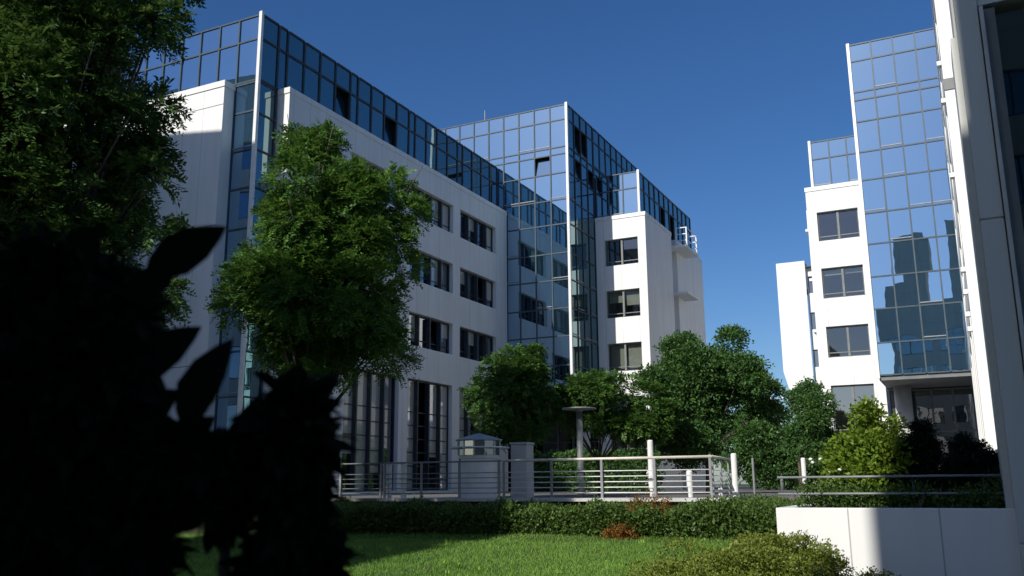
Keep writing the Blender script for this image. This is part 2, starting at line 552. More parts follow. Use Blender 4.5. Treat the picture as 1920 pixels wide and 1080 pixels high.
def curtain(par, P, us, vs, opened=(), skip=lambda u, v: False, sash=.25, frame='frame_teal', w=.035, glass='mirror_glass'):
    """curtain wall: mullion grid part with one pane sub-part per field"""
    fr = MB()
    for i, u in enumerate(us):
        fr.pbox(P, u - w, u + w, vs[0], vs[-1], -.07, .03)
    for v in vs:
        for i in range(len(us) - 1):
            fr.pbox(P, us[i] + w, us[i + 1] - w, v - w, v + w, -.07, .024)
    f = fr.build('curtain_wall', frame, par)
    for i in range(len(us) - 1):
        for j in range(len(vs) - 1):
            a, b, c, d = us[i] + w * .6, us[i + 1] - w * .6, vs[j] + w * .6, vs[j + 1] - w * .6
            if skip((a + b) / 2, (c + d) / 2):
                continue
            q = MB()
            op = (i, j) in opened
            if op:                        # tilted inwards about its bottom edge
                k = (d - c) * .17
                q.quad(P(a + .04, c + .03, -.05), P(b - .04, c + .03, -.05), P(b - .04, d - .03, -.05 - k), P(a + .04, d - .03, -.05 - k))
                fr2 = MB()
                fr2.quad(P(a, c, -.5), P(b, c, -.5), P(b, d, -.5), P(a, d, -.5))
                for (p1, p2), (p3, p4) in (((a, c), (b, c)), ((b, c), (b, d)), ((b, d), (a, d)), ((a, d), (a, c))):
                    fr2.quad(P(p1, p2, -.03), P(p3, p4, -.03), P(p3, p4, -.5), P(p1, p2, -.5))
                fr2.build('window_opening', 'black_inside', f)
            else:
                q.quad(P(a, c, -.02), P(b, c, -.02), P(b, d, -.02), P(a, d, -.02))
            ctr = Vector(P((a + b) / 2, (c + d) / 2, -.02))
            o = q.build('tilted_pane' if op else 'glass_pane', glass, f, loc=ctr)
            if not op:
                o.rotation_euler = [rnd.gauss(0, .0035) for _ in range(3)]
            if d - c > 1.3 and b - a > .8 and rnd.random() < sash:
                sm = MB()
                sm.pbox(P, a + .02, b - .02, c + .1, c + .15, -.03, .012)
                sm.build('sash_rail', 'grey_metal', f)
    return f


def window(par, P, u0, u1, v0, v1, depth, n, transoms=(), glass='window_glass', frame='frame_dark', fin=.22, wide=.05, blind=0.0, room=None, tilt=None, lowered=0.0):
    """recessed window: frame with fins between the panes, panes behind"""
    fr = MB()
    e = .003
    fr.pbox(P, u0 + e, u1 - e, v0 + e, v0 + .06, -depth - .04, -depth + .06)
    fr.pbox(P, u0 + e, u1 - e, v1 - .08, v1 - e, -depth - .04, -depth + .06)
    for i in range(n + 1):
        u = u0 + (u1 - u0) * i / n
        a, b = u - wide, u + wide
        if i == 0: a, b = u0 + e, u0 + wide
        if i == n: a, b = u1 - wide, u1 - e
        fr.pbox(P, a, b, v0 + .06, v1 - .08, -depth - .04, -depth + (fin if 0 < i < n else .08))
    for t in transoms:
        for i in range(n):
            a, b = u0 + (u1 - u0) * i / n + wide, u0 + (u1 - u0) * (i + 1) / n - wide
            fr.pbox(P, a, b, t - .025, t + .025, -depth - .03, -depth + .04)
    w = fr.build('window', frame, par)
    pn, bl = MB(), MB()
    for i in range(n):
        a, b = u0 + (u1 - u0) * i / n + wide * .5, u0 + (u1 - u0) * (i + 1) / n - wide * .5
        k = rnd.gauss(0, .004)
        k2 = .22 * (v1 - v0) if tilt == i else 0
        drawn = lowered and tilt != i and rnd.random() < lowered
        if drawn:
            vb = v0 + .03 + (v1 - v0) * rnd.choice((0, 0, .15, .3, .5))
            bl.quad(P(a, vb, -depth + k + .004), P(b, vb, -depth - k + .004), P(b, v1 - .04, -depth - k + .004), P(a, v1 - .04, -depth + k + .004))
        pn.quad(P(a, v0 + .03, -depth + k), P(b, v0 + .03, -depth - k), P(b, v1 - .04, -depth - k - k2), P(a, v1 - .04, -depth + k - k2))
    pn.build('window_pane', glass, w)
    if bl.v:
        bl.build('blind', 'blind_glass', w)
    bk = MB()
    bk.quad(P(u0, v0, -depth - .6), P(u1, v0, -depth - .6), P(u1, v1, -depth - .6), P(u0, v1, -depth - .6))
    if room:
        r = MB()
        d0, d1 = -depth - .08, -depth - 2.6
        A, B, Cc, Dd = u0 - .02, u1 + .02, v0 - .75, v1 + .25
        r.quad(P(A, Cc, d1), P(B, Cc, d1), P(B, Dd, d1), P(A, Dd, d1))
        r.quad(P(A, Cc, d0), P(A, Cc, d1), P(A, Dd, d1), P(A, Dd, d0))
        r.quad(P(B, Cc, d0), P(B, Cc, d1), P(B, Dd, d1), P(B, Dd, d0))
        r.quad(P(A, Cc, d0), P(B, Cc, d0), P(B, Cc, d1), P(A, Cc, d1))
        r.quad(P(A, Dd, d0), P(B, Dd, d0), P(B, Dd, d1), P(A, Dd, d1))
        r.build('room', 'room_wall', w)
    elif tilt is not None:
        bk.build('room', 'black_inside', w)
    if blind:
        b = MB()
        for i in range(n):
            a, c = u0 + (u1 - u0) * i / n + .08, u0 + (u1 - u0) * (i + 1) / n - .08
            h = (v1 - v0) * blind * rnd.uniform(.6, 1.3)
            b.pbox(P, a, c, max(v0 + .1, v1 - h), v1 - .05, -depth - .2, -depth - .17)
        b.build('blind', 'blind_cloth', w)
    return w


def wing(mir, label):
    """long office wing: white fronts, window bands, glazed top storey"""
    mx = (lambda x: MIRX - x) if mir else (lambda x: x)
    t = thing('office_wing', (mx(-33), 37, TZ), label, 'building')
    PX = lambda u, v, d: (mx(-24.12 + d), u, v)           # white court wall
    PG = lambda u, v, d: (mx(-24.75 + d), u, v)           # glass plane behind it
    PF = lambda u, v, d: (mx(u), 26.5 - d, v)             # glazed front
    PB = lambda u, v, d: (mx(u), 25.9 - d, v)             # white front block
    bays = [(27.94 + .76 - .65, 31.33)] + [(32.10 + 5.04 * k, 36.37 + 5.04 * k) for k in range(3)]
    bays[0] = (28.55, 31.33)
    holes, rows = [], [(13.43, 15.05), (10.1, 11.75), (6.78, 8.45)]
    for a, b in bays:
        for c, d in rows:
            holes.append((a, b, c, d))
        holes.append((a, b, TZ + .12, 5.15))
    w = MB()
    w.wall(PX, 27.72, 47.9, TZ, 16.2, holes, .4)
    w.quad(PX(27.72, TZ, 0), PX(27.72, 16.2, 0), PX(27.72, 16.2, -.8), PX(27.72, TZ, -.8))
    w.build('wall', 'white_panel', t)
    c = MB()
    c.pbox(PX, 27.68, 47.9, 16.2, 16.45, -.8, .03)
    c.build('parapet', 'white_panel', t)
    for bi, (a, b) in enumerate(bays):
        n = 4 if b - a > 4 else 3
        for ri, (cc, d) in enumerate(rows):
            window(t, PX, a, b, cc, d, .3, n, (cc + .38,), tilt=(2 if (bi + ri) % 3 == 1 else None), lowered=.28)
        window(t, PX, a, b, TZ + .12, 5.15, .3, n, (.3, .95, 1.6, 2.25, 2.9, 3.55), tilt=(1 if bi == 2 else None), lowered=.6)
    # glazed top storey along the court, narrow field at every pillar line
    us = [26.56, 27.6, 28.18]
    while us[-1] < 46:
        s = us[-1]
        us += [s + 1.12, s + 2.24, s + 3.36, s + 4.52, s + 5.12]
    us = [u for u in us if u < 47.5] + [47.9]
    curtain(t, PG, us, [16.45, 18.3, 19.37], opened={(5, 0), (9, 0)}, sash=.1, frame='frame_dark', w=.045, glass='court_glass')
    curtain(t, PG, [26.56, 27.6], [TZ, 1.7, 3.4, 5.15, 6.75, 8.45, 10.1, 11.8, 13.43, 15.0, 16.36], sash=.2, frame='frame_dark', glass='court_glass')
    fx = [-24.86 - 1.09 * k for k in range(15)]
    curtain(t, PF, fx[::-1], [16.45, 18.3, 19.37], sash=.2)
    curtain(t, PF, [-26.0, -24.86], [TZ, 1.7, 3.4, 5.15, 6.75, 8.45, 10.1, 11.8, 13.43, 15.1, 16.36], sash=.3)
    p = MB()
    p.box(*sorted((mx(-24.86), mx(-24.71))), 26.45, 26.59, TZ, 19.5)
    p.build('corner_post', 'white_metal', t)
    b = MB()
    b.wall(PB, -44, -26.0, TZ, 16.15, [], .3)
    b.quad((mx(-26.0), 25.9, TZ), (mx(-26.0), 26.6, TZ), (mx(-26.0), 26.6, 16.15), (mx(-26.0), 25.9, 16.15))
    b.build('front_wall', 'white_panel', t)
    b = MB()
    b.pbox(PB, -44, -25.96, 16.15, 16.41, -.58, .04)
    b.build('coping', 'white_panel', t)
    if mir:
        for k, z in enumerate((5.8, 5.2, 4.6, 4.1, 11.0, 12.3, 8.6)):
            b = MB()
            b.pbox(PX, 28.0 + .25 * (k % 3), 28.25 + .25 * (k % 3), z, z + .13, .002, .12)
            b.build('bracket', 'white_metal', t)
        b = MB()
        b.box(mx(-24.118), mx(-24.9), 27.69, 27.715, 11.15, 11.5)
        b.build('slot_shade', 'frame_grey', t)  # grey strip on the pier face, paints the shade inside a slot
    for z in (4.6, 10.2, 15.35):
        b = MB()
        b.pbox(PB, -44, -25.995, z, z + .03, -.01, .006)
        b.build('panel_joint', 'frame_grey', t)
    r = MB()
    x0, x1 = sorted((mx(-44), mx(-24.84)))
    r.box(x0, x1, 26.6, 47.9, 19.25, 19.42)
    r.build('roof', 'roof_felt_and_shade', t)
    r = MB()
    r.box(*sorted((mx(-44.3), mx(-44))), 25.9, 47.9, TZ, 19.3)
    r.box(*sorted((mx(-43.99), mx(-25.2))), 46.9, 47.85, TZ, 19.2)
    r.build('rear_wall', 'white_panel', t)
    k = MB()
    k.box(*sorted((mx(-43), mx(-25.6))), 27.4, 46.8, TZ, 19.2)
    k.build('interior', 'black_inside', t)
    return t


def tower(mir, label, far):
    """mirror glass tower with white side block and glazed attic"""
    mx = (lambda x: MIRX - x) if mir else (lambda x: x)
    t = thing('glass_tower', (mx(-27), 60, TZ), label, 'building')
    PF = lambda u, v, d: (mx(u), 47.95 - d, v)
    PS = lambda u, v, d: (mx(-20.02 + d), u, v)
    PB = lambda u, v, d: (mx(u), 52.25 - d, v)
    PW = lambda u, v, d: (mx(-16.7 + d), u, v)
    xl = -34 if not mir else -24.28
    n = int(round((-20.08 - xl) / 1.062))
    us = [-20.08 - 1.062 * k for k in range(n + 1)][::-1]
    us[0] = max(us[0], xl) if mir else us[0]
    curtain(t, PF, us, ROWS, opened=({(len(us) - 3, 8)} if not mir else set()), sash=.35, frame='frame_teal',
            skip=lambda u, v: u < -24.3 and v < 16.7)
    ss = [48.02, 49.07, 50.13, 51.2, 52.25]
    curtain(t, PS, ss, ROWS, opened={(1, 8), (3, 8), (1, 10), (2, 10)} if not mir else set(), sash=.25, frame='frame_dark', glass='court_glass')
    s2 = [52.33 + 1.11 * k for k in range(9)]
    curtain(t, PS, s2, [16.73, 18.4, 19.6, 20.05, 21.8, 22.75], opened={(1, 1)} if not mir else set(), sash=.2, frame='frame_dark', glass='court_glass')
    p = MB()
    p.box(*sorted((mx(-20.1), mx(-19.95))), 47.88, 48.02, 5.0, 22.85)
    p.build('corner_post', 'white_metal', t)
    # glazed attic on the white block
    PA = lambda u, v, d: (mx(u), 52.45 - d, v)
    PC = lambda u, v, d: (mx(-17.1 + d), u, v)
    curtain(t, PA, [-19.95, -19.1, -18.15, -17.16], [16.6, 18.3, 19.35], sash=.3)
    a2 = [52.5 + 1.08 * k for k in range(12)]
    curtain(t, PC, a2, [16.4, 18.3, 19.35], opened={(4, 0), (6, 0)} if not mir else set(), sash=.1, frame='frame_dark', w=.045, glass='court_glass')
    p = MB()
    p.box(*sorted((mx(-17.17), mx(-17.03))), 52.39, 52.52, 16.6, 19.45)
    p.build('attic_post', 'white_metal', t)
    # white block
    rows = [(13.36, 15.06), (10.05, 11.78), (6.73, 8.46)]
    holes = [(-19.42, -17.22, c, d) for c, d in rows] + [(-19.42, -17.22, .6, 5.2)]
    w = MB()
    w.wall(PB, -20.0, -16.7, TZ, 16.35, holes, .28)
    holes2 = []
    w.wall(PW, 52.25, 57.8, TZ, 16.35, holes2, .3)
    w.quad(PW(57.8, TZ, 0), PW(57.8, 16.35, 0), PW(57.8, 16.35, -.7), PW(57.8, TZ, -.7))
    w.quad(PW(57.8, TZ, -.7), PW(59.0, TZ, -.7), PW(59.0, 16.35, -.7), PW(57.8, 16.35, -.7))
    w.quad(PW(59.0, TZ, 0), PW(59.0, 16.2, 0), PW(59.0, 16.2, -.7), PW(59.0, TZ, -.7))
    w.wall(PW, 59.0, 65.7, TZ, 16.2, [], .3)
    w.quad((mx(-20), 65.7, TZ), (mx(-16.7), 65.7, TZ), (mx(-16.7), 65.7, 16.2), (mx(-20), 65.7, 16.2))
    w.build('wall', 'white_panel', t)
    c = MB()
    c.pbox(PB, -20.0, -16.66, 16.35, 16.6, -.5, .04)
    c.pbox(PW, 52.76, 57.8, 16.35, 16.6, -.4, .04)
    c.pbox(PW, 59.0, 65.7, 16.2, 16.4, -.4, .03)
    c.build('parapet', 'white_panel', t)
    for i, (cc, d) in enumerate(rows):
        window(t, PB, -19.42, -17.22, cc, d, .24, 2, (cc + .28,), glass='clear_glass', frame='frame_grey', fin=.1, wide=.06, room=True, blind=[0, .42, 1.4][i] if not mir else [0, .3, 0][i])
    window(t, PB, -19.42, -17.22, .6, 5.2, .24, 2, (1.4, 2.1, 2.8), glass='window_glass', frame='frame_grey', fin=.1, wide=.06)
    # exterior platforms with a short ladder cage
    for k, z in enumerate((15.55, 12.35, 9.1)):
        s = MB()
        s.pbox(PW, 57.95, 61.2 if k == 0 else 60.6, z, z + .16, -.6, .95)
        b = s.build('escape_platform', 'white_panel', t)
        if k == 0:
            s = MB()
            for u in (58.6, 61.1):
                for dd in (.12, .85):
                    s.pbox(PW, u - .04, u + .04, z + .16, z + 1.55, dd - .04, dd + .04)
                for zz in (.6, 1.05, 1.5):
                    s.pbox(PW, u - .025, u + .025, z + zz, z + zz + .06, .16, .81)
            for zz in (.6, 1.05, 1.5):
                s.pbox(PW, 58.64, 61.06, z + zz, z + zz + .05, .83, .87)
            s.build('platform_railing', 'white_metal', b)
    r = MB()
    x0, x1 = sorted((mx(xl), mx(-20.06)))
    r.box(x0, x1, 48.0, 61.2, 22.6, 22.8)
    x0, x1 = sorted((mx(-20.04), mx(-17.14)))
    r.box(x0, x1, 52.5, 64.3, 19.25, 19.4)
    r.build('roof', 'roof_felt_and_shade', t)
    r = MB()
    r.box(*sorted((mx(-20.05), mx(-17.2))), 64.31, 64.5, 16.0, 19.3)
    r.box(*sorted((mx(xl), mx(-20.1))), 61.21, 61.5, TZ, 22.7)
    r.box(*sorted((mx(xl - .3), mx(xl))), 48.1, 61.5, 19.1, 22.7)
    r.build('rear_wall', 'white_panel', t)
    # soffit over the recessed entrance, round column, glazed entrance
    s = MB()
    s.box(*sorted((mx(-24.25), mx(-20.06))), 48.02, 53.2, 4.9, 5.1)
    s.build('soffit', 'soffit', t)
    s = MB()
    s.lathe(mx(-20.85), 51.5, [(.42, TZ), (.42, 4.9)], 28)
    s.build('column', 'concrete', t, smooth=True)
    PE = lambda u, v, d: (mx(u), 53.0 - d, v)
    window(t, PE, -24.2, -20.1, TZ + .05, 4.85, .1, 4, (.9, 1.9, 2.6), glass='window_glass', frame='frame_grey', fin=.12, wide=.05)
    k = MB()
    k.box(*sorted((mx(xl + .2), mx(-20.6))), 53.9, 61.1, TZ, 22.5)
    k.box(*sorted((mx(xl + .2), mx(-20.6))), 48.7, 53.85, 5.2, 22.5)
    k.build('interior', 'black_inside', t)
    return t


wing(False, 'long white office wing on the left, four window rows under a dark glazed top storey')
wing(True, 'white office wing seen only as a narrow sunlit pier beside the dark right building')
tower(False, 'blue mirror glass tower behind the left wing, small white escape platforms on its grey side', 75)
tower(True, 'tall blue mirror glass tower at the right over a recessed entrance with round column', 75)

# rod aerial on the tower roof
m = MB()
m.tube([(-26.0, 48.6, 22.8), (-26.0, 48.6, 23.75)], .035, 6)
m.box(-26.12, -25.88, 48.48, 48.72, 22.801, 22.86)
tag(m.build('antenna', 'grey_metal'), 'thin rod aerial standing on the roof edge of the glass tower', 'antenna')

# white building far behind
t = thing('apartment_block', (-12.3, 84, TZ), 'plain white building far off between the trees and the right glass tower, small square windows', 'building')
P = lambda u, v, d: (u, 82.8 - d, v)
m = MB()
m.v += [(-14.25, 82.8, 9.7), (-11.75, 82.8, 9.7), (-11.75, 82.8, 19.55), (-14.25, 82.8, 19.55)]
m.f.append((0, 1, 2, 3))
m.v += [(-14.25, 82.8, 9.7), (-11.75, 82.8, TZ), (-11.75, 82.8, 9.7), (-10.7, 82.8, TZ)]
m.f.append((4, 5, 6))  # slanted foot: a diagonal shadow edge put into the wall's shape
m.quad((-14.25, 82.8, 9.7), (-14.25, 96, 9.7), (-14.25, 96, 19.55), (-14.25, 82.8, 19.55))
m.quad((-14.25, 82.8, 9.7), (-11.75, 82.8, TZ), (-11.75, 96, TZ), (-14.25, 96, 9.7))
m.quad((-11.75, 82.8, 17), (-11.75, 83.4, 17), (-11.75, 83.4, 19.55), (-11.75, 82.8, 19.55))
m.build('stair_tower', 'white_panel', t)
Pw = lambda u, v, d: (u, 83.4 - d, v)
hs = [(-11.65, -10.9, z, z + 1.55) for z in (16.65, 13.35, 10.0, 6.7, 3.4)]
m = MB()
m.wall(Pw, -11.74, 4, TZ, 19.1, hs, .25)
m.build('wall', 'white_panel', t)
for h in hs:
    window(t, Pw, *h, .2, 1, (), glass='window_glass', frame='frame_grey')
m = MB()
m.box(-14.2, 4, 82.9, 96, 19.0, 19.08)
m.box(-14.2, -11.8, 82.85, 95.9, 19.35, 19.5)
m.build('roof', 'roof_felt_and_shade', t)

# dark building close on the right
t = thing('shaded_building', (2, 15, -1.6), 'shaded grey building at the right edge, panelled pier beside dark glass', 'building')
m = MB()
m.box(.43, .73, 13.9, 15, 3.6, 12)
m.box(.43, .73, 13.9, 15, -.78, 3.57)
m.box(.43, .73, 13.9, 15, -1.9, -.81)
m.box(.44, .72, 13.93, 14.9, -1.8, 11.9)
m.build('pier', 'pier_panel', t, bevel=.012)
m = MB()
m.box(.335, .428, 14.05, 15, -1.9, 6.45)
m.box(.395, .428, 14.05, 15, 6.452, 12)
m.build('pier_return', 'pier_panel', t)
m = MB()
m.box(.745, .80, 13.86, 14.2, -1.9, 6.78)
m.build('edge_trim', 'concrete', t, bevel=.01)
m = MB()
m.box(.803, .95, 14.0, 14.4, -1.9, 6.78)
m.build('frame', 'frame_grey', t)
m = MB()
m.box(.952, 6, 14.1, 14.16, -1.9, 6.7)
m.build('glazing', 'dark_glass', t)
m = MB()
m.box(.735, 6, 13.95, 15, 6.83, 12)
m.build('lintel', 'pier_panel', t)
m = MB()
m.box(.75, 6, 14.45, 18, -1.9, 11.9)
m.build('body', 'pier_panel', t)


# offices behind the photographer: they throw the shade and show in the mirror glass
def plain_office(x0, x1, y0, y1, z1, label, steps=()):
    t = thing('office_block', ((x0 + x1) / 2, (y0 + y1) / 2, -1.6), label, 'building')
    m = MB()
    P = lambda u, v, d: (u, y1 + d, v)
    hs = []
    fl = int((z1 - 1) / 3.3)
    nb = max(1, int((x1 - x0) / 3.4))
    bw = (x1 - x0) / nb
    for k in range(fl):
        for b in range(nb):
            hs.append((x0 + bw * b + .35, x0 + bw * (b + 1) - .35, k * 3.3 - .1, k * 3.3 + 1.75))
    m.wall(P, x0, x1, -1.7, z1, hs, .25)
    m.quad((x0, y0, -1.7), (x0, y1, -1.7), (x0, y1, z1), (x0, y0, z1))
    m.quad((x1, y0, -1.7), (x1, y1, -1.7), (x1, y1, z1), (x1, y0, z1))
    m.quad((x0, y0, -1.7), (x1, y0, -1.7), (x1, y0, z1), (x0, y0, z1))
    m.build('wall', 'office_panel', t)
    r = MB()
    r.quad((x0, y0, z1), (x1, y0, z1), (x1, y1, z1), (x0, y1, z1))
    for a, b, c, d, h in steps:
        r.box(a, b, c, d, z1 + .01, z1 + h)
    r.build('roof', 'office_panel', t)
    for h in hs:
        f = MB()
        f.pbox(P, h[0] + .003, h[1] - .003, h[2] + .003, h[2] + .07, -.24, -.1)
        f.pbox(P, (h[0] + h[1]) / 2 - .04, (h[0] + h[1]) / 2 + .04, h[2] + .07, h[3], -.24, -.1)
        w = f.build('window', 'frame_dark', t)
        q = MB()
        q.quad(P(h[0], h[2], -.2), P(h[1], h[2], -.2), P(h[1], h[3], -.2), P(h[0], h[3], -.2))
        q.build('window_pane', 'window_glass', w)
    return t


plain_office(-6.95, 16, -24, -8, 19.0, 'grey office block behind the viewpoint, mirrored in the right tower glass',
             steps=((-6.9, -5.2, -20, -8.1, 2.0), (-5.19, -2.6, -20, -8.05, 7.0), (-.6, 12, -20, -8.1, 8.4)))
plain_office(-21.3, -15.9, -20, -8, 16.6, 'unseen slim grey tower added behind the viewpoint to shade the foot of the big left tree')  # unseen caster, added and kept narrow to darken the lower crown
turned = plain_office(-58, -29.4, -6, 12, 26.0, 'grey office block beyond the left edge that shades the front of the left wing')

turned.rotation_euler.z = -.187

# ------------------------------------------------------------------ planter, railings, terrace furniture
t = thing('planter', (1.5, 17, -1.6), 'white panelled raised planter wall, half sunlit, at the lower right', 'planter')
m = MB()
m.box(-2.66, 8, 14.0, 14.22, -1.8, TZ)
m.box(-2.66, -2.44, 14.222, 20, -1.8, TZ)
m.build('wall', 'planter_panel', t, bevel=.012)
m = MB()
m.box(-2.438, 8, 14.223, 20, -1.8, -.44)
m.build('soil', 'earth', t)

t = thing('handrail', (-1, 14.35, -.44), 'grey two bar handrail along the planter wall', 'railing')
for z in (.086, -.155):
    m = MB()
    m.tube([(-2.68, 14.4, z), (.5, 14.4, z)], .017, 8)
    m.build('rail', 'grey_metal', t, smooth=True)
for x in (-.80, .1):
    m = MB()
    m.tube([(x, 14.42, -.44), (x, 14.42, .075)], .011, 8)
    m.build('post', 'frame_dark', t, smooth=True)

RY = 22.1
for (xa, xb, top, tr, mt, lab) in (  # stretches further left take darker metals, their shade put into the colour
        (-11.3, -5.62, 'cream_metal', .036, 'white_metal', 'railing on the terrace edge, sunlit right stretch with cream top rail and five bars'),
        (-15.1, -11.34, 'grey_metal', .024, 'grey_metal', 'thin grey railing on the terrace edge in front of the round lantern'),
        (-19.5, -15.14, 'frame_grey', .022, 'frame_grey', 'railing on the terrace edge, left stretch behind the tree, shade put into its dark metal')):
    t = thing('terrace_railing', ((xa + xb) / 2, RY, TZ), lab, 'railing', 'railings along the terrace edge')
    m = MB()
    m.tube([(xa, RY, .645), (xb, RY, .645)], tr, 10)
    m.build('top_rail', top, t, smooth=True)
    n = max(2, int(round((xb - xa) / 1.36)))
    for k in range(5):
        m = MB()
        z = -.2 + .135 * k
        m.tube([(xa, RY + .03, z), (xb - .02, RY + .03, z)], .014, 6)
        m.build('bar', mt, t, smooth=True)
    for k in range(n + 1):
        x = xa + .05 + (xb - xa - .1) * k / n
        m = MB()
        m.box(x - .03, x + .03, RY - .05, RY - .01, TZ + .022, .62)
        m.build('post', 'grey_metal', t)
# short return rail behind the right end
t = thing('terrace_railing', (-5.9, 23.6, TZ), 'short railing running back from the right end of the terrace edge', 'railing', 'railings along the terrace edge')
m = MB(); m.tube([(-5.72, 22.2, .66), (-6.1, 26.5, .66)], .034, 8); m.build('top_rail', 'cream_metal', t, smooth=True)
for k in range(5):
    z = -.2 + .135 * k
    m = MB(); m.tube([(-5.75, 22.2, z), (-6.13, 26.5, z)], .014, 6); m.build('bar', 'white_metal', t, smooth=True)
for k in range(4):
    y = 22.5 + 1.3 * k
    x = -5.74 - (y - 22.2) * .088
    m = MB(); m.box(x + .02, x + .06, y - .03, y + .03, TZ + .001, .63); m.build('post', 'grey_metal', t)

# white gate posts in the shaded stretch
for x, w, lab in ((-15.1, .1, 'thick white gate post, left of the pair by the dark railing'),
                  (-14.55, .05, 'slim white gate post, right of the pair by the dark railing')):
    m = MB()
    m.box(x - w, x + w, RY + .1, RY + .26, TZ, .6)
    m.box(x - w - .02, x + w + .02, RY + .09, RY + .27, .6, .63)
    tag(m.build('gate_post', 'white_metal', bevel=.008), lab, 'post')

# round lantern (roof light over the level below)
LX, LY = -12.62, 23.2
t = thing('roof_lantern', (LX, LY, TZ), 'round white shaft with glazed octagonal lantern and pointed metal roof', 'lantern')
m = MB(); m.lathe(LX, LY, [(.52, TZ), (.52, .74), (.56, .76), (.56, .84)], 48); m.build('shaft', 'white_metal', t, smooth=False)
m = MB(); m.lathe(LX, LY, [(.60, .845), (.60, 1.24)], 12, .26); m.build('glass_drum', 'window_glass', t)
m = MB()
for k in range(12):
    a = .26 + k * math.pi / 6
    m.tube([(LX + .615 * math.cos(a), LY + .615 * math.sin(a), .842), (LX + .615 * math.cos(a), LY + .615 * math.sin(a), 1.245)], .022, 6)
m.build('frame', 'white_metal', t)
m = MB(); m.lathe(LX, LY, [(.68, 1.25), (.69, 1.28), (.40, 1.37), (.02, 1.47)], 12, .26); m.build('roof', 'zinc', t)
m = MB()
m.tube([(LX + .86 * math.cos(a), LY + .86 * math.sin(a), 1.05) for a in np.linspace(0, 2 * math.pi, 41)], .022, 8)
for k in range(4):
    a = .4 + k * math.pi / 2
    m.tube([(LX + .6 * math.cos(a), LY + .6 * math.sin(a), 1.05), (LX + .86 * math.cos(a), LY + .86 * math.sin(a), 1.05)], .012, 6)
m.build('ring_rail', 'white_metal', t, smooth=True)
# pale service pillar beside it
m = MB()
m.box(-12.0, -11.5, 24.0, 24.5, TZ, 1.16)
m.box(-12.03, -11.47, 23.97, 24.53, 1.163, 1.22)
tag(m.build('service_pillar', 'concrete', bevel=.01), 'pale rectangular pillar standing right of the round lantern', 'pillar')

# lamp posts, posts, bollards
def lamp(x, y, h, r, label, arms=False):
    t = thing('street_lamp', (x, y, TZ), label, 'lamp')
    m = MB(); m.tube([(x, y, TZ), (x, y, TZ + .4), (x, y, h - .1)], [.10, .085, .08], 14); m.build('pole', 'frame_grey', t, smooth=True)  # pole metal darkened to carry the shade of the trees
    m = MB()
    if arms:
        m.box(x - .75, x - .2, y - .12, y + .12, h - .05, h + .05)
        m.box(x + .2, x + .75, y - .12, y + .12, h - .05, h + .05)
        m.build('lamp_head', 'white_metal', t, bevel=.02)
        m = MB(); m.tube([(x - .3, y, h - .06), (x + .3, y, h - .06)], .025, 6); m.build('arm', 'grey_metal', t)
    else:
        m.lathe(x, y, [(.06, h - .11), (.1, h - .06), (r, h - .03), (r, h), (.1, h + .03)], 24)
        m.build('lamp_head', 'grey_metal', t, smooth=False)


lamp(-9.25, 22.6, 2.0, .46, 'grey lamp post with a flat round head under the small trees')
lamp(-8.9, 49.0, 4.35, .4, 'lamp with two flat white heads among the trees left of the right tower', True)


def white_post(x, y, z0, z1, r, label, ball=False, mat='white_metal', slim=0.0):
    m = MB()
    if slim:
        m.tube([(x, y, z0), (x, y, z0 + .25)], slim, 10)
        z0 += .25
    m.tube([(x, y, z0), (x, y, z1 - r * .4), (x, y, z1)], [r, r, r * .7], 14)
    if ball:
        m.lathe(x, y, [(.02, z1 + .02), (.08, z1 + .07), (.1, z1 + .15), (.08, z1 + .23), (.02, z1 + .28)], 16)
    tag(m.build('post', mat, smooth=False), label, 'post')


white_post(-7.42, 22.9, TZ, 1.12, .075, 'tall white post rising above the sunlit railing under the broad tree', slim=.05)
white_post(-5.4, 23.4, TZ, .75, .075, 'tall white post right of the railing end')
white_post(-5.1, 24.2, TZ, .65, .03, 'thin grey post right of the tall white post', mat='grey_metal')
white_post(-6.9, 24.6, TZ, .36, .085, 'short white bollard seen through the railing bars')
white_post(-5.75, 23.3, TZ, -.1, .06, 'small white bollard at the foot of the railing end')
white_post(-4.6, 29, TZ, .75, .07, 'white post under the trees, left of a pair behind the handrail')
white_post(-4.05, 31, TZ, 1.1, .08, 'white post under the trees, right of a pair behind the handrail')

# ------------------------------------------------------------------ vegetation
RT = 'trees around the court'
# left foreground tree
tree((-14.2, 10.0, gz(-13, 10)), [((-14.3, 9.9, 5.0), (2.3, 2.3, 4.6)), ((-12.95, 10.5, 1.9), (1.2, 1.2, 1.1)), ((-12.75, 10.6, 3.5), (1.15, 1.2, 1.0)),
                                  ((-12.75, 10.6, 4.9), (1.15, 1.2, 1.0)), ((-13.1, 10.6, 6.6), (1.2, 1.2, 1.1)), ((-12.95, 10.7, 8.3), (1.2, 1.2, 1.1)), ((-13.2, 10.7, 10.2), (1.5, 1.4, 1.4)),
                                  ((-14.7, 9.2, 8.8), (2.3, 2.1, 2.4)), ((-16.0, 8.2, 5.2), (2.6, 2.4, 4.6)), ((-14.4, 9.6, 1.2), (2.1, 2.0, 1.6)), ((-17.8, 7.6, 8.0), (2.3, 2.2, 4.4))],
     'big dark tree filling the upper left corner', RT, 'leaf_ash', 11, 24000, 17, .36, .115, .045, 2.3, .17, n_lobe=300, lobe=.26, droop=.25)
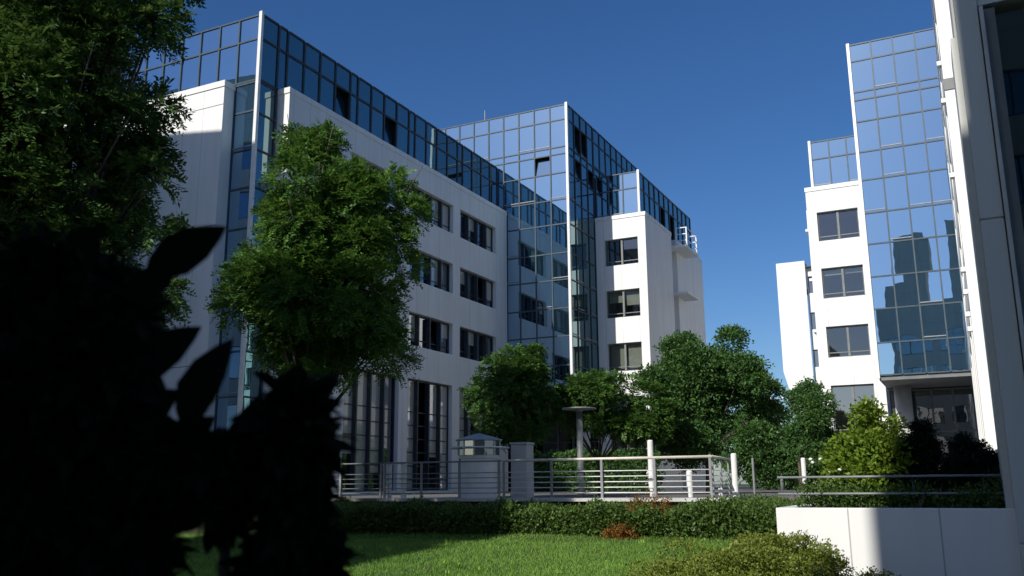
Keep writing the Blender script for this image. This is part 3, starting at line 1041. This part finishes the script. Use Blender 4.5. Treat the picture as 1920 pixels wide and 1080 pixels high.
# tree in front of the left wing
tree((-14.6, 18.1, gz(-14.6, 18)), [((-14.5, 18.2, 5.3), (2.55, 2.4, 3.0)), ((-14.9, 18.0, 8.6), (1.25, 1.2, 1.6)), ((-13.3, 18.9, 6.9), (1.4, 1.3, 1.5)),
                                    ((-14.3, 18.3, 3.3), (2.5, 2.2, 1.3)), ((-15.6, 17.3, 5.2), (1.7, 1.6, 2.6)), ((-12.8, 18.9, 5.3), (1.25, 1.2, 1.0)), ((-14.4, 18.2, 7.1), (1.9, 1.8, 2.0))],
     'tall leafy tree in front of the left wing, light green top', RT, 'leaf_young', 12, 11500, 15, .36, .12, .048, 2.6, .13, n_lobe=95, lobe=.25, droop=.2)
tree((-13.4, 26.9, TZ), [((-13.4, 26.9, 3.1), (1.5, 1.5, 1.5)), ((-13.5, 26.9, 1.9), (1.5, 1.4, .9)), ((-13.0, 27.2, 4.0), (.8, .8, .7))],
     'small round tree behind the lantern', RT, 'leaf_court', 13, 3600, 13, .26, .11, .05, 1.3, .07, n_lobe=60, droop=.1)
tree((-11.2, 29, TZ), [((-11.4, 29, 2.6), (1.6, 1.5, 1.2)), ((-10.2, 29.6, 2.4), (1.4, 1.2, 1.2)), ((-9.5, 29.9, 1.9), (1.2, 1.1, .9)), ((-12.4, 28.3, 2.5), (1.4, 1.2, 1.1))],
     'low spreading tree above the flat lamp head', RT, 'leaf_court', 14, 4200, 13, .26, .11, .05, 1.1, .07, n_lobe=56, droop=.1)
tree((-8.4, 32.3, TZ), [((-8.6, 32.3, 3.4), (2.3, 2.2, 2.2)), ((-9.0, 32.2, 4.5), (1.4, 1.3, 1.4)), ((-7.1, 32.8, 3.8), (1.7, 1.6, 1.7)), ((-8.8, 32, 1.6), (2.3, 1.8, 1.2)), ((-6.8, 32.8, 2.4), (1.8, 1.6, 1.6)),
                          ((-8.2, 32.2, 4.0), (1.5, 1.4, 1.4)), ((-9.6, 31.6, 3.4), (1.4, 1.3, 1.5)), ((-9.4, 31.8, 2.2), (1.5, 1.3, 1.2))],
     'broad dark green tree between the two glass towers', RT, 'leaf_maple', 15, 8200, 11, .26, .12, .065, 1.4, .1, n_lobe=60, lobe=.27, droop=.15, pinnate=False)
tree((-6.6, 40.5, TZ), [((-6.2, 40.5, 2.6), (1.3, 1.3, 1.7)), ((-5.9, 40.6, 1.7), (1.1, 1.1, 1.1))],
     'smaller dark tree in front of the right tower block', RT, 'leaf_maple', 16, 1900, 11, .28, .13, .07, 1.2, .08, n_lobe=24, droop=.15, pinnate=False)
tree((-9.8, 50, TZ), [((-9.8, 50, 2.2), (1.9, 2.0, 2.6)), ((-11.2, 51, 2.0), (2.2, 2.0, 2.3)), ((-8.9, 49.6, 1.2), (1.3, 1.5, 1.6))],
     'dark tree in the shade behind the broad green tree', RT, 'leaf_maple', 17, 3600, 11, .3, .16, .1, 1.2, .1, n_lobe=60, droop=.15, pinnate=False)
tree((-8.2, 60, TZ), [((-8.2, 60, 1.4), (3.0, 2.0, 2.0)), ((-11.5, 62, 1.6), (3.0, 2.0, 2.2))],
     'far dark tree closing the gap between the two towers', RT, 'leaf_maple', 18, 3600, 11, .34, .2, .13, 1.0, .12, n_lobe=60, droop=.15, pinnate=False)


# hedge along the terrace edge: boxy mass of leaves
def hedge(x0, x1, y0, y1, z0, z1, label, mat, seed, n_spray, n_leaf=9, leaf=.085, width=.042, name='hedge', cat='hedge'):
    rng = np.random.default_rng(seed)
    t = thing(name, ((x0 + x1) / 2, (y0 + y1) / 2, z0), label, cat)
    X = rng.uniform(0, 1, (n_spray, 3))
    f = rng.integers(0, 3, n_spray)
    X[f == 0, 2] = 1 - .18 * rng.uniform(0, 1, (f == 0).sum()) ** 1.5
    X[f == 1, 1] = .2 * rng.uniform(0, 1, (f == 1).sum()) ** 1.5
    C = np.array([x0, y0, z0]) + X * np.array([x1 - x0, y1 - y0, z1 - z0])
    C[:, 2] += .05 * np.sin(C[:, 0] * 2.3) * X[:, 2] + .07 * np.sin(C[:, 0] * 9.3 + 2 * np.sin(C[:, 0] * 1.7) + C[:, 1] * 5) * X[:, 2] + .05 * np.sin(C[:, 0] * 5.1 + C[:, 1] * 3) * X[:, 2]
    C[:, 1] -= .12 * np.sin(C[:, 0] * 1.7 + 1) * (1 - X[:, 1])
    OUT = np.stack([rng.normal(0, .4, n_spray), -.6 * (1 - X[:, 1]), .3 + X[:, 2]], 1)
    leaf_mesh('foliage', *sprays(rng, C, OUT, n_leaf, .2, leaf, width, 0, .5, False), mat, t)
    m = MB()
    for k in range(int((x1 - x0) / .35)):
        x = x0 + .2 + .35 * k
        y = (y0 + y1) / 2 + rng.normal(0, .3)
        m.tube([(x, y, z0 - .1), (x + rng.normal(0, .08), y, z0 + .3), (x + rng.normal(0, .15), y - .1, z1 - .12)], [.02, .014, .006], 5)
    m.build('stem', 'bark', t)


hedge(-18.6, -5.9, 19.5, 21.5, -1.12, -.66, 'clipped green hedge between the lawn and the terrace edge', 'leaf_hedge', 21, 12000)
hedge(-21.5, -14.2, 44.6, 46.2, TZ, 1.5, 'added dark hedge standing in for shade at the foot of the middle tower', 'leaf_maple', 30, 2600, leaf=.16, width=.09)  # added planting, keeps the sunlit tower base dark as if in shade
hedge(-5.8, -2.75, 19.2, 24, -1.15, -.6, 'loose green shrubs right of the hedge, beside the planter wall', 'leaf_hedge', 22, 5200, name='shrub_bed', cat='shrubs')
shrub('shrub', (-6.55, 19.6, -1.1), [((-6.5, 19.9, -.62), (.55, .4, .34))], 'rust brown shrub growing out of the right end of the hedge', 'shrub', 'leaf_rust', 23, 260, 9, .16, .06, .03)
shrub('shrub', (-7.0, 18.7, -1.15), [((-7.0, 19.25, -1.04), (.36, .26, .15))], 'low orange brown shrub at the foot of the hedge', 'shrub', 'leaf_rust', 24, 160, 9, .14, .06, .03)
# olive mound in the foreground
shrub('shrub', (-2.9, 12.5, -1.5), [((-3.0, 12.3, -1.35), (1.45, 1.1, .66)), ((-2.45, 12.8, -1.12), (1.0, .75, .52)), ((-3.8, 11.9, -1.55), (1.05, .9, .42)), ((-1.95, 13.2, -1.4), (.85, .6, .52))],
      'low olive green mound shrub in front of the white planter wall', 'shrub', 'leaf_olive', 25, 11000, 10, .12, .042, .024, n_lobe=160, lobe=.2, fill=.85)
# planter plants
shrub('shrub', (-1.75, 15.6, -.44), [((-1.6, 15.5, .1), (.55, .55, .66)), ((-1.42, 15.5, .66), (.46, .45, .5)), ((-1.85, 15.6, -.05), (.4, .4, .42)), ((-1.25, 15.2, -.05), (.36, .5, .5))],
      'sunlit yellow green bush in the planter', 'shrub', 'leaf_lime', 26, 2200, 9, .18, .085, .05, n_lobe=80, lobe=.26)
shrub('shrub', (-.82, 15.4, -.44), [((-.80, 15.4, .0), (.5, .4, .6)), ((-.80, 15.4, .5), (.38, .3, .5))],
      'black green conical shrub in the planter, the taller left one', 'shrub', 'leaf_yew', 27, 5000, 9, .09, .055, .018, n_lobe=60, lobe=.3, group='dark conical shrubs in the planter')
shrub('shrub', (-.02, 15.3, -.44), [((.0, 15.3, -.1), (.56, .4, .5)), ((-.0, 15.3, .28), (.42, .3, .38)), ((.3, 15.3, -.25), (.35, .3, .3))],
      'black green conical shrub in the planter, the lower one beside the dark pier', 'shrub', 'leaf_yew', 28, 5000, 9, .09, .055, .018, n_lobe=60, lobe=.3, group='dark conical shrubs in the planter')
hedge(-2.4, .3, 14.45, 15.1, -.44, -.22, 'low green ground cover along the planter rim', 'leaf_hedge', 29, 900, leaf=.06, width=.03, name='ground_cover', cat='ground cover')

# tall white flowers
t = thing('flower', (-2.25, 15.2, -.44), 'white flowers on thin stems at the left of the planter bush', 'flowers')
rng = np.random.default_rng(31)
m = MB(); s = MB()
for k in range(9):
    x, y, z = -2.3 + .5 * rng.uniform(), 15.0 + .4 * rng.uniform(), -.2 + .55 * rng.uniform()
    s.tube([(x + .03, y, -.45), (x, y, z)], .004, 4)
    m.lathe(x, y, [(.005, z), (.03, z + .015), (.035, z + .03), (.01, z + .05)], 7)
m.build('petal', 'white_petal', t); s.build('stem', 'leaf_hedge', t)

# lawn
rng = np.random.default_rng(41)
n = 150000
d = 9.5 + 14.5 * rng.uniform(0, 1, n) ** 1.25
px = rng.uniform(-.40, .24, n)
ax, ay = px * d, d
GX = ax * math.cos(AZ) - ay * math.sin(AZ)
GY = ax * math.sin(AZ) + ay * math.cos(AZ)
ok = (GY < 19.5) & ~((GX > -2.7) & (GY > 13.9))
GX, GY, d = GX[ok], GY[ok], d[ok]
n = len(GX)
GZ = np.array([gz(a, b) for a, b in zip(GX, GY)]) - .01
tuft = (np.sin(GX * 3.1 + 2 * np.sin(GY * 1.3)) * np.sin(GY * 2.7 + GX) > .82)
hgt = rng.uniform(.04, .085, n) * (1 + .9 * tuft * rng.uniform(0, 1, n)) * (1 + .4 * (rng.uniform(0, 1, n) > .985))
lean = rng.normal(0, .42, (n, 3)); lean[:, 2] = 1
NN = rng.normal(0, 1, (n, 3)); NN[:, 2] *= .2
patch = .5 + .25 * np.sin(GX * .9 + GY * .5) + .2 * np.sin(GX * 2.7 - GY * 1.9)
o = leaf_mesh('grass', np.stack([GX, GY, GZ], 1), lean, NN, hgt, .007 + .004 * rng.uniform(0, 1, n), .45 * patch + .5 * rng.uniform(0, 1, n), 'grass_blade')
tag(o, 'sunlit mown lawn grass between the dark shrub and the hedge', 'grass', kind='stuff')
# broad leaved weeds in the lawn
t = []
rng = np.random.default_rng(43)
spots = [(-.155, 11.2), (-.02, 13.4), (-.035, 13.2), (.045, 14.5), (.09, 12.2), (-.09, 12.6), (.13, 15.5)]
spots += [(rng.uniform(-.17, .15), rng.uniform(11, 20)) for _ in range(22)]
for k, (dx, dd) in enumerate(spots):
    x, y = dx * dd * math.cos(AZ) - dd * math.sin(AZ), dx * dd * math.sin(AZ) + dd * math.cos(AZ)
    z = gz(x, y)
    w = thing('weed', (x, y, z), 'broad leaved weed standing out of the mown lawn', 'plant', 'weeds in the lawn')
    q = int(rng.integers(5, 11))
    an = rng.uniform(0, 6.3, q)
    leaf_mesh('leaf', np.tile([x, y, z], (q, 1)) + rng.normal(0, .02, (q, 3)) * [1, 1, 0], np.stack([np.cos(an), np.sin(an), 1.0 + rng.uniform(0, 1, q)], 1),
              np.stack([-np.cos(an), -np.sin(an), np.ones(q)], 1), rng.uniform(.08, .17), rng.uniform(.03, .05), rng.uniform(.6, 1, q), 'grass_blade', w)


# near laurel shrub in deep shade at the left, out of focus
def cam_pt(px, py, d):
    a, u = (px - 960) / 1703.65 * d, -(py - 540) / 1703.65 * d
    return right * a + up * u + fwd * d


rng = np.random.default_rng(51)


def laurel(label, blobs, leaves, base, seed, group='dark laurel shrubs near the viewpoint'):
    rng = np.random.default_rng(seed)
    t = thing('laurel_shrub', base, label, 'shrub', group)
    P, D, N, L, W = [], [], [], [], []
    m = MB()
    for px, py, dd, rx, ry, n in blobs:
        c = cam_pt(px, py, dd)
        k = dd / 1703.65
        m.tube([Vector((c.x + rng.normal(0, .05), c.y + rng.normal(0, .05), -1.65)), (Vector((c.x, c.y, -1.2)) + c) / 2, c], [.014, .011, .006], 6)
        for _ in range(int(n * 1.5)):
            e = rng.normal(0, 1, 3); e /= np.linalg.norm(e); e *= rng.uniform(0, 1) ** (1 / 3) * .92
            p = c + right * (e[0] * rx * k) + up * (e[1] * ry * k) + fwd * (e[2] * max(rx, 120) * k * .7)
            out = right * e[0] + up * e[1] + fwd * e[2]
            q = out + Vector(rng.normal(0, .7, 3)) + Vector((0, 0, -.3))
            P.append(p); D.append(q); N.append(Vector((0, 0, 1)) + Vector(rng.normal(0, .6, 3)))
            l = rng.uniform(.036, .066)
            L.append(l); W.append(l * .4)
    for (ax, ay, bx, by, dd, w) in leaves:            # single leaves whose outline shows
        a, b = cam_pt(ax, ay, dd), cam_pt(bx, by, dd)
        P.append(a); D.append(b - a); N.append(-fwd + Vector(rng.normal(0, .2, 3))); L.append((b - a).length); W.append(w * dd / 1703.65)
    n = len(P)
    # each leaf is an oval of six faces round its midrib
    P, D, N = (np.array([list(q) for q in a]) for a in (P, D, N))
    L, W = np.array(L)[:, None], np.array(W)[:, None]
    D = unit(D); S = unit(np.cross(D, N)); U = np.cross(S, D)
    prof = [(0, .04), (.18, .62), (.42, 1.0), (.68, .85), (.88, .42), (1.0, .03)]
    V = []
    for s, w in prof:
        drop = -.22 * s * s
        mid = P + D * L * s + U * L * drop
        V += [mid + S * W * .5 * w + U * W * .18 * w, mid, mid - S * W * .5 * w + U * W * .18 * w]
    V = np.stack(V, 1)
    F = []
    for i in range(n):
        for j in range(5):
            a = i * 18 + j * 3
            F += [(a, a + 1, a + 4, a + 3), (a + 1, a + 2, a + 5, a + 4)]
    f = MB(); f.v = V.reshape(-1, 3).tolist(); f.f = F
    o = f.build('foliage', 'leaf_laurel', t, smooth=True)
    a = o.data.attributes.new('tint', 'FLOAT', 'FACE')
    a.data.foreach_set('value', np.repeat(rng.uniform(0, 1, n), 10).astype(np.float32))
    m.build('stem', 'bark', t, smooth=True)


LD = 1.3
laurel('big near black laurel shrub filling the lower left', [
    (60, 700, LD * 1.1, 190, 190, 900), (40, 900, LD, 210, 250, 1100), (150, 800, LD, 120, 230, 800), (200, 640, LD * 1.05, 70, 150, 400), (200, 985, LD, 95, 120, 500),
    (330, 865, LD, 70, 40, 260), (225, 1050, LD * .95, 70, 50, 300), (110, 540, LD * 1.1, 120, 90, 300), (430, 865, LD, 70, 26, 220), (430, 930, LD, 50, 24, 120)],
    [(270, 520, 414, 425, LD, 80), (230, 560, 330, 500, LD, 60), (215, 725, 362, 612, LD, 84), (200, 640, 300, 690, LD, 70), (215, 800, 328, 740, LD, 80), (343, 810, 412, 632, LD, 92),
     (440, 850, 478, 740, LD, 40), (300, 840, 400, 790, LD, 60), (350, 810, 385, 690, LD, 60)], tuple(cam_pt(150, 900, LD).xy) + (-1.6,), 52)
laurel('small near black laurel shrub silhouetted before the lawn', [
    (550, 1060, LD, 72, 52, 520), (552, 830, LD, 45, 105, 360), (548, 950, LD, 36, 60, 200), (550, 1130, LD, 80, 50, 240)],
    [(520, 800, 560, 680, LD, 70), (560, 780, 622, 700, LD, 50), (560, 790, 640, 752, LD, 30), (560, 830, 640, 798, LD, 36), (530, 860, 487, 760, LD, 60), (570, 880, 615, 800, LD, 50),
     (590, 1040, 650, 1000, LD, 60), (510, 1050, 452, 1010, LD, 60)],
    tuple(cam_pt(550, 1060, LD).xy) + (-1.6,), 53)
